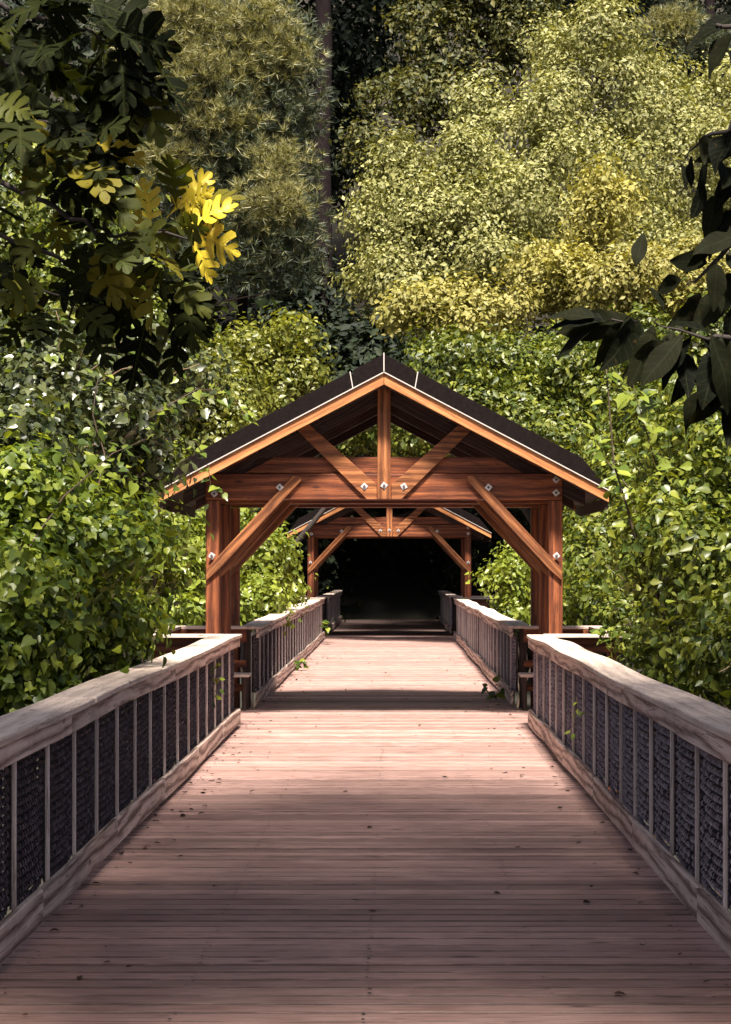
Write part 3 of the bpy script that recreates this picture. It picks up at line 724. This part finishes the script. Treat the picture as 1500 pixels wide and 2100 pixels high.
tree("broadleaf_tree", "olive green tree behind the right slope of the near roof", "tree", [L(930, 760, 40, 110, 80), L(1080, 760, 40, 130, 100), L(1000, 850, 39, 150, 90), L(1200, 820, 39, 110, 140), L(1170, 950, 38, 140, 110), L(850, 880, 40, 120, 80)], 1700, 20, .19, .115, 'leaf_olive', group=GM, tr=.16, trunk_x=4.0)
tree("broadleaf_tree", "leafy tree seen through the near gable's truss opening", "tree", [L(690, 890, 41.5, 80, 50), L(790, 875, 41, 80, 50), L(890, 895, 41.5, 80, 50)], 420, 20, .19, .11, 'leaf_olive', group=GM, tr=.16, trunk_x=-3.4)
tree("broadleaf_tree", "green tree at the left behind the tall vine-draped shrub", "tree", [L(120, 640, 34, 190, 110), L(320, 660, 35, 130, 100), L(0, 500, 36, 190, 200), L(180, 480, 36, 120, 130)], 1100, 20, .22, .13, 'leaf_olive', group=GM, tr=.18)
tree("broadleaf_tree", "green tree behind the thicket at the right edge", "tree", [L(1400, 760, 33, 140, 130), L(1330, 900, 32, 120, 120), L(1500, 950, 31, 130, 160), L(1250, 1020, 33, 90, 110)], 1000, 20, .20, .12, 'leaf_olive', group=GM, tr=.16)
# ---- shaded woods closing over the far path
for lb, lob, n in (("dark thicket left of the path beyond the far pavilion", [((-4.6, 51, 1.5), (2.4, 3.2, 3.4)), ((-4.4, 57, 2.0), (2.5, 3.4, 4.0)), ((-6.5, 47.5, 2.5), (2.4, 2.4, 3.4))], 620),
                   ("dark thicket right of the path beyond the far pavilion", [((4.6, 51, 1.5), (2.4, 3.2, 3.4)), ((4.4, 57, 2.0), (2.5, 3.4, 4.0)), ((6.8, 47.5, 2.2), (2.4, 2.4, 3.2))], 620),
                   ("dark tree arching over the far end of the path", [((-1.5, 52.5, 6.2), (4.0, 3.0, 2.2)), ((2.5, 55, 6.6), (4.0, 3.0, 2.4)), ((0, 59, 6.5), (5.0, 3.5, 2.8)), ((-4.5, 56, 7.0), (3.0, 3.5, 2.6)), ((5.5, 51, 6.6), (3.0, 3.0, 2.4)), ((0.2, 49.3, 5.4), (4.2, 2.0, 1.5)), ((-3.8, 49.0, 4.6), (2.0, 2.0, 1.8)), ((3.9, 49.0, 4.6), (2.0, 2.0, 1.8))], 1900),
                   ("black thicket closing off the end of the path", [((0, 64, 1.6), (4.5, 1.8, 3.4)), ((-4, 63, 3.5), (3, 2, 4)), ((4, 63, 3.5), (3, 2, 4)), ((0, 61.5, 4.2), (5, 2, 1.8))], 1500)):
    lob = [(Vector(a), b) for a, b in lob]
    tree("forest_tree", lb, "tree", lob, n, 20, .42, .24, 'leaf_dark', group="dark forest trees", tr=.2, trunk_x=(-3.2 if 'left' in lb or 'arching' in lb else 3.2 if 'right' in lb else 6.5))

# ------------------------------------------------------------------ foreground oak (upper left) and broad-leaved tree (upper right)
def lobed_leaf(name, mat, kind, seed):
    r = random.Random(seed); pts = []                # half outline (w, y) from base to tip
    if kind == 'oak':
        prof = [(.012, 0, 0), (.03, .10, .08)]
        for (b0, b1, wl, yl, th) in ((.14, .27, .20, .27, .045), (.32, .48, .33, .53, .06), (.53, .68, .34, .77, .06), (.73, .85, .17, .92, .05)):
            wl *= r.uniform(.85, 1.12); yl += r.uniform(-.02, .02); dy = b1 - b0
            prof += [(.045, b0, b0), (wl * .62, (b0 * .45 + yl * .55) - th, b0 + dy * .2), (wl * .96, yl - th, b0 + dy * .4), (wl, yl + th * .5, b0 + dy * .6), (wl * .8, yl + th, b0 + dy * .75), (wl * .5, (b1 * .45 + yl * .55) + th * .5, b0 + dy * .9), (.05, b1, b1)]
        prof += [(.06, .90, .89), (.075, .97, .94), (.04, 1.02, 1.0), (.004, 1.03, 1.02)]
    elif kind == 'lance':
        prof = [(.02, 0), (.08, .10), (.15, .25), (.19, .42), (.20, .55), (.17, .70), (.11, .84), (.05, .94), (.01, 1.0)]
    else:
        prof = [(.02, 0), (.12, .06), (.20, .2), (.24, .36), (.22, .52), (.16, .7), (.08, .86), (.02, 1.0)]
    prof = [p if len(p) == 3 else (p[0], p[1], p[1]) for p in prof]
    V = []; T = []
    curl, droop = r.uniform(-.15, .55), r.uniform(.05, .45); j = r.uniform(-.02, .02)
    def zf(x, y): return curl * abs(x) * .8 - droop * y * y + .03 * math.sin(y * 9 + x * 14 + seed)
    n = len(prof)
    for (w, y1, yy) in prof: V.append((0 + j * math.sin(yy * 3), yy, zf(0, yy)))
    for s in (-1, 1):
        o = len(V)
        for (w, yy, ym) in prof:
            ww = w * r.uniform(.94, 1.06); y2 = yy + r.uniform(-.008, .008); V.append((s * ww, y2, zf(s * ww, y2)))
        for i in range(n - 1):
            T += [(i, i + 1, o + i + 1), (i, o + i + 1, o + i)] if s < 0 else [(i, o + i + 1, i + 1), (i, o + i, o + i + 1)]
    k = len(V); V += [(-.008, -.14, .02), (.008, -.14, .02), (.008, .02, 0), (-.008, .02, 0)]; T += [(k, k + 1, k + 2), (k, k + 2, k + 3)]
    return mesh_np(name, V, T, mat, True)
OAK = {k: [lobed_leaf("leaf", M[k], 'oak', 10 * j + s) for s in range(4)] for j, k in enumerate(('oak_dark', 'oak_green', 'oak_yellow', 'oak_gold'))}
BROAD = [lobed_leaf("leaf", M['broad_dark'], 'lance' if s % 2 else 'ovate', 50 + s) for s in range(5)]

oak_base = Vector((-4.3, 2.6, ground_z(-4.3, 2.6) - .3))
oak = empty("oak_tree", oak_base); tag(oak, "oak whose dark and yellow lobed leaves hang into the upper left", "tree")
tube("trunk", oak, wiggle(oak_base, (-3.9, 2.2, 7.5), 6, .02), [.30, .27, .25, .22, .18, .14, .08], M['bark'], 12)
def oak_branch(pts, r0, leaves, mats, size=(.15, .21), spread=.10, ends=1.0):
    pts = [Vector(p) for p in pts]
    fine = []
    for i in range(len(pts) - 1):
        for k in range(5): fine.append(pts[i].lerp(pts[i + 1], k / 5) + Vector((rnd.gauss(0, .006), rnd.gauss(0, .008), rnd.gauss(0, .006))))
    fine.append(pts[-1]); n = len(fine)
    br = tube("branch", oak, fine, [r0 * (1 - .85 * i / (n - 1)) for i in range(n)], M['bark'], 6)
    for k in range(leaves):
        t = rnd.random() ** .8; i = min(n - 2, int((.12 + .88 * t) * (n - 1))); p = fine[i]
        d = (fine[i + 1] - fine[i]).normalized()
        side = Vector((rnd.gauss(0, .6), rnd.gauss(0, .7), rnd.gauss(-.15, .6))); tip = (d * .7 + side).normalized()
        tw = p + tip * rnd.uniform(.02, spread)
        mt = rnd.choices(list(mats), list(mats.values()))[0]
        nrm = Vector((rnd.gauss(0, .5), -.55 + rnd.gauss(0, .45), .55 + rnd.gauss(0, .4)))
        sz = rnd.uniform(*size)
        single_leaf("leaf", br, OAK[mt][rnd.randrange(4)], tw + tip * .02, nrm, sz, tip + Vector((0, 0, -.35)))
    return br
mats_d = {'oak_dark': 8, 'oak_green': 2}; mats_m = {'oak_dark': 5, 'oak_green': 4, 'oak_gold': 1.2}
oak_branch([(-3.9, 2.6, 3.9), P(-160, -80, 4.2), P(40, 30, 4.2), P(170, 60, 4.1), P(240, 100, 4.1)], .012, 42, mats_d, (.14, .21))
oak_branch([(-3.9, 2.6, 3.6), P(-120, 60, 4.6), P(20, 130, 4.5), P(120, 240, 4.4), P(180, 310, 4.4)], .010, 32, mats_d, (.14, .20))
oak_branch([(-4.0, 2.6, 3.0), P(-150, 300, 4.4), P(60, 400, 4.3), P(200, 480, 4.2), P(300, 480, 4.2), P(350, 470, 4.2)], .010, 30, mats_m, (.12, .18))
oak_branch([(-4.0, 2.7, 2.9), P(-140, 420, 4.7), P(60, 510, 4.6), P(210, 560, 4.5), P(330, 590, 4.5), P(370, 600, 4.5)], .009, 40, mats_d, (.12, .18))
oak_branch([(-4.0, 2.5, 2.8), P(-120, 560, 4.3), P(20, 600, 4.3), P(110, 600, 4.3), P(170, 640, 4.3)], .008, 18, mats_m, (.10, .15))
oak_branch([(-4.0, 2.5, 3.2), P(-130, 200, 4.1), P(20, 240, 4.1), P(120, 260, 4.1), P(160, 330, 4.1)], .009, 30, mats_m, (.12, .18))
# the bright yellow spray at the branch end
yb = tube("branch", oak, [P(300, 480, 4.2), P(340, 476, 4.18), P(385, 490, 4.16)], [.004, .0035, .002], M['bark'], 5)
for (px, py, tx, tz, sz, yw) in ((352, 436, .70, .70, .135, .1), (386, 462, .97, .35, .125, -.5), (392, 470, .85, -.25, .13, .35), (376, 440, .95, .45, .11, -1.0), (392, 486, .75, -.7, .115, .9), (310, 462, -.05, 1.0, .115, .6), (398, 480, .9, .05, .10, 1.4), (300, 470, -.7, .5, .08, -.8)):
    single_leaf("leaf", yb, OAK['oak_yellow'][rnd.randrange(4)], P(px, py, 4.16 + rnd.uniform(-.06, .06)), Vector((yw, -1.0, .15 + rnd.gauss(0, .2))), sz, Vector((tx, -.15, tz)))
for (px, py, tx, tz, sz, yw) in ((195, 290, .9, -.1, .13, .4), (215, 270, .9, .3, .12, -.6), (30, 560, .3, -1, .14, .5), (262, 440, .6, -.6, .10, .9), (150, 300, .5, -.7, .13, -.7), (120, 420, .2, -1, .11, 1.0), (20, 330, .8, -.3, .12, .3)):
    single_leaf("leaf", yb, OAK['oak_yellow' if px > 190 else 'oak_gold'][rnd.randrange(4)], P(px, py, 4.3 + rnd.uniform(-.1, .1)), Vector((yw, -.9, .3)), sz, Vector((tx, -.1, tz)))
# overhead canopy of the same oak, above the frame: shades the near boards
def canopy(name, parent, lobes, n, leaf, mat):
    crown(name, parent, [(Vector(a), b) for a, b in lobes], n, 16, .32, leaf, M[mat], TPL_LEAF, .35)
canopy("crown", oak, [((-3.6, 4.4, 7.8), (2.6, 2.2, 1.6)), ((-.6, 4.4, 8.2), (2.6, 2.2, 1.6)), ((-3.6, 1.0, 7.0), (1.6, 2.0, 1.4)), ((.2, 7.2, 9.0), (2.6, 2.4, 1.0)), ((.5, 3.2, 8.0), (2.6, 1.1, 1.3))], 1050, .19, 'oak_dark')

bt_base = Vector((4.4, 1.6, ground_z(4.4, 1.6) - .3))
bt = empty("hickory_tree", bt_base); tag(bt, "tree whose broad dark drooping leaves hang into the right side", "tree")
tube("trunk", bt, wiggle(bt_base, (4.0, 1.4, 7.5), 6, .02), [.26, .24, .22, .2, .17, .12, .07], M['bark'], 12)
canopy("crown", bt, [((3.6, 1.6, 7.6), (2.6, 2.8, 1.8)), ((1.8, 4.2, 8.4), (2.6, 2.4, 1.6)), ((4.2, 5.6, 8.8), (2.6, 2.6, 1.6)), ((3.8, -1.2, 7.2), (2.6, 3.0, 1.8))], 860, .19, 'broad_dark')
def broad_branch(pts, r0, specs):
    br = tube("branch", bt, wiggle_poly(pts), [r0 * (1 - .08 * i) for i in range(len(pts) * 3 - 2)], M['bark'], 6)
    for (px, py, Y, tx, tz, sz) in specs:
        single_leaf("leaf", br, BROAD[rnd.randrange(5)], P(px, py, Y), Vector((rnd.gauss(0, .6), -.75, .4 + rnd.gauss(0, .4))), sz * .68, Vector((tx, rnd.uniform(-.3, .3), tz)))
def wiggle_poly(pts):
    out = []
    for i in range(len(pts) - 1):
        for k in range(3): out.append(Vector(pts[i]).lerp(Vector(pts[i + 1]), k / 3) + Vector((rnd.gauss(0, .004), rnd.gauss(0, .004), rnd.gauss(0, .004))))
    out.append(Vector(pts[-1])); return out
broad_branch([(4.0, 2.2, 3.2), P(1640, 40, 3.4), P(1520, 60, 3.4), P(1470, 50, 3.4)], .012,
             [(1480, 50, 3.4, -.7, -.6, .13), (1500, 70, 3.38, -.3, -.95, .14), (1530, 90, 3.4, -.15, -1, .15), (1520, 30, 3.5, -.8, -.3, .14)])
broad_branch([(4.0, 2.2, 2.8), P(1660, 230, 3.5), P(1510, 260, 3.5), P(1450, 280, 3.5), P(1400, 340, 3.5)], .012,
             [(1460, 280, 3.5, -.2, -1, .13), (1500, 270, 3.45, -.1, -1, .17), (1420, 320, 3.5, -.5, -.9, .09), (1490, 340, 3.5, -.5, -.8, .16), (1530, 330, 3.5, -.3, -1, .18), (1440, 300, 3.6, .1, -1, .15), (1520, 420, 3.5, -.7, -.6, .17), (1400, 340, 3.6, -.4, -.9, .10), (1470, 400, 3.5, -.2, -1, .14), (1500, 430, 3.55, .1, -1, .15), (1445, 380, 3.5, -.6, -.7, .12), (1510, 300, 3.5, -.9, -.3, .13)])
broad_branch([(4.0, 2.2, 2.5), P(1660, 460, 3.3), P(1500, 500, 3.3), P(1440, 560, 3.3), P(1400, 590, 3.3)], .011,
             [(1450, 540, 3.3, -.95, .25, .13), (1400, 575, 3.3, -1, -.05, .11), (1470, 540, 3.25, -.1, -1, .13), (1320, 480, 3.3, -.15, -1, .11), (1490, 520, 3.3, .1, -1, .16), (1330, 590, 3.35, -.05, -1, .09), (1510, 560, 3.3, -.4, -.9, .15), (1440, 600, 3.35, -.5, -.8, .14), (1520, 480, 3.3, -.7, -.5, .16), (1480, 600, 3.3, -.6, -.8, .15), (1510, 620, 3.3, -.2, -1, .14), (1430, 620, 3.35, -.8, -.4, .12), (1470, 480, 3.3, -.5, -.9, .12)])
broad_branch([(4.0, 2.2, 2.2), P(1660, 650, 3.1), P(1500, 695, 3.1), P(1420, 690, 3.1), P(1330, 660, 3.1), P(1255, 655, 3.1)], .010,
             [(1300, 655, 3.1, -1, -.12, .20), (1310, 660, 3.12, -.9, -.55, .19), (1260, 660, 3.1, -.9, -.3, .17), (1340, 670, 3.12, -.5, -.9, .18), (1400, 690, 3.1, -.6, -.85, .17), (1440, 695, 3.1, -.15, -1, .20), (1480, 695, 3.08, -.3, -1, .19), (1500, 690, 3.1, .05, -1, .22), (1380, 680, 3.15, -.3, -1, .13), (1460, 690, 3.05, .3, -1, .19), (1470, 690, 3.1, -.9, .2, .13), (1510, 730, 3.1, -.5, -.9, .18), (1420, 690, 3.12, -.45, -.6, .15)])
broad_branch([(4.0, 2.2, 2.1), P(1660, 740, 3.2), P(1540, 780, 3.2), P(1480, 800, 3.2)], .009,
             [(1500, 790, 3.2, -.3, -1, .14), (1530, 780, 3.2, -.15, -1, .16), (1490, 790, 3.2, -.7, -.7, .10), (1450, 760, 3.15, -.2, -1, .16), (1480, 760, 3.1, .15, -1, .17), (1510, 740, 3.1, 0, -1, .2), (1420, 730, 3.2, -.3, -1, .13), (1400, 720, 3.15, -.1, -1, .15), (1440, 800, 3.2, -.4, -1, .13), (1470, 820, 3.2, 0, -1, .14), (1500, 840, 3.15, -.3, -1, .13), (1360, 700, 3.1, -.7, -.6, .14), (1230, 665, 3.1, -.8, -.6, .15), (1280, 660, 3.1, -.35, -.9, .14), (1220, 650, 3.1, -.95, .05, .12)])

# ------------------------------------------------------------------ vines and sprays near the rails and roof
def spray(name, label, pts, n, size, meshes, cat="vine", r0=.008, spread=.05, hang=.5):
    pts = [Vector(p) for p in pts]; root = empty(name, pts[0]); tag(root, label, cat, "leafy sprays and vines by the boardwalk")
    fine = wiggle_poly(pts); m = len(fine)
    tube("stem", root, fine, [r0 * (1 - .75 * i / (m - 1)) for i in range(m)], M['twig'], 5)
    for k in range(n):
        i = min(m - 2, int((.1 + .9 * (k + rnd.random()) / n) * (m - 1))); p = fine[i].lerp(fine[i + 1], rnd.random())
        tip = Vector((rnd.gauss(0, 1), rnd.gauss(0, .6), rnd.gauss(-hang, .6)))
        single_leaf("leaf", root, rnd.choice(meshes), p + tip.normalized() * rnd.uniform(.01, spread), Vector((rnd.gauss(0, .5), -.5 + rnd.gauss(0, .3), .7)), size * rnd.uniform(.7, 1.3), tip)
    return root
B, LM = HEART[1:], HEART[:1]
spray("vine", "long bare-stemmed shoot standing out of the left vine bank", [P(200, 1010, 13.5), P(215, 930, 13.6), P(190, 850, 13.6), P(215, 690, 13.7)], 14, .085, HEART, r0=.009, spread=.10)
spray("vine", "arching shoot with pale leaves above the left vine bank's crest", [P(250, 900, 15), P(330, 840, 15), P(400, 800, 15.2), P(455, 800, 15.4)], 18, .085, HEART, r0=.009, spread=.10)
spray("vine", "slanting shoot crossing the middle of the left vine bank", [P(60, 1120, 12), P(130, 1020, 12.1), P(230, 930, 12.4), P(300, 900, 12.6)], 18, .08, HEART, r0=.009, spread=.10)
spray("vine", "lime shoot leaning out toward the near pavilion's left post", [P(250, 1230, 15), P(320, 1150, 15.4), P(380, 1120, 15.8), P(410, 1130, 16)], 16, .085, HEART[:2], r0=.008, spread=.10)
spray("vine", "vine drooping across the left railing cap", [(-2.4, 13.2, .7), (-1.95, 13.0, 1.08), P(235, 1385, 13.0), P(245, 1440, 12.8)], 12, .10, B)
spray("vine", "small vine trailing down the left panels beside the drooping one", [(-2.3, 14.4, .8), (-1.95, 14.3, 1.06), P(295, 1385, 14.3), P(300, 1460, 14.2)], 9, .09, B)
spray("vine", "vine climbing the left mesh near the front pavilion", [P(415, 1510, 17.0), P(425, 1450, 17.0), P(440, 1400, 16.9), P(450, 1340, 16.9)], 34, .055, HEART[:3], spread=.09)
spray("vine", "light vine sprig hanging on the right mesh", [P(1185, 1430, 13.6), P(1180, 1460, 13.6), P(1178, 1505, 13.6)], 7, .05, LM)
spray("vine", "weed growing at the foot of the right railing past the front pavilion", [P(1020, 1440, 23.4), P(1015, 1425, 23.4), P(1005, 1410, 23.3)], 12, .11, HEART[:2], spread=.12, hang=-.2)
spray("vine", "weed at the left kick board between the pavilions", [P(620, 1370, 30), P(610, 1362, 30), P(630, 1362, 30)], 12, .09, B, spread=.1, hang=-.2)
spray("vine", "weed at the far end of the left railing", [P(660, 1290, 40), P(672, 1280, 40), P(680, 1275, 40)], 10, .12, B, spread=.1, hang=-.2)
spray("vine", "leafy twig drooping over the left eave of the near roof", [P(330, 900, 18.4), P(400, 905, 18.6), P(425, 950, 18.8), P(435, 1000, 18.8), P(460, 1010, 18.8)], 16, .10, HEART[:3])
spray("vine", "leafy spray arching toward the near roof's left slope", [P(380, 740, 17.5), P(440, 780, 17.8), P(490, 830, 18), P(512, 870, 18)], 16, .10, HEART[:3])
spray("vine", "pale-leaved twig reaching right beneath the oak leaves", [P(380, 640, 9), P(450, 620, 9), P(510, 606, 9), P(560, 600, 9)], 9, .055, HEART[:2])
spray("vine", "bright leafy shoot overlapping the near roof's right eave", [P(1330, 1150, 16.5), P(1290, 1000, 16.8), P(1240, 940, 17), P(1215, 880, 17)], 26, .12, HEART[:2], spread=.12)
spray("vine", "bright heart-leaved shoot standing right of the roof", [P(1360, 1000, 15), P(1330, 900, 15), P(1310, 830, 15), P(1300, 790, 15)], 26, .12, HEART[:2], spread=.14)
spray("vine", "thin sapling stem rising behind the right railing", [P(1420, 1450, 14.5), P(1390, 1330, 14.5), P(1300, 1090, 14.5), P(1260, 950, 14.5), P(1240, 720, 14.5)], 40, .10, HEART, r0=.018, spread=.14)
spray("vine", "bright creeper over the right bay rail", [P(1290, 1280, 18.8), P(1250, 1290, 18.9), P(1235, 1320, 18.9)], 26, .09, HEART[:3], spread=.12)

# ------------------------------------------------------------------ fallen leaves and bits on the deck
n = 340
side = rng.random(n)
px_ = np.where(side < .55, -1.58 + np.abs(rng.normal(0, .22, n)), np.where(side < .8, 1.58 - np.abs(rng.normal(0, .25, n)), rng.uniform(-1.5, 1.5, n)))
pos = np.stack([px_, rng.uniform(6.5, 36, n), np.full(n, .010)], 1)
nr = rng.normal(size=(n, 3)) * .25 + np.array((0, 0, 1.0))
V, T = leaves_np(pos, nr, rng.uniform(.018, .06, n), TPL_LEAF, 0)
V[:, 2] = np.maximum(V[:, 2], .005)
tag(newobj("leaf_litter", mesh_np("leaf_litter", V, T, M['litter'])), "dry brown leaf bits scattered on the deck", None, None, "stuff")
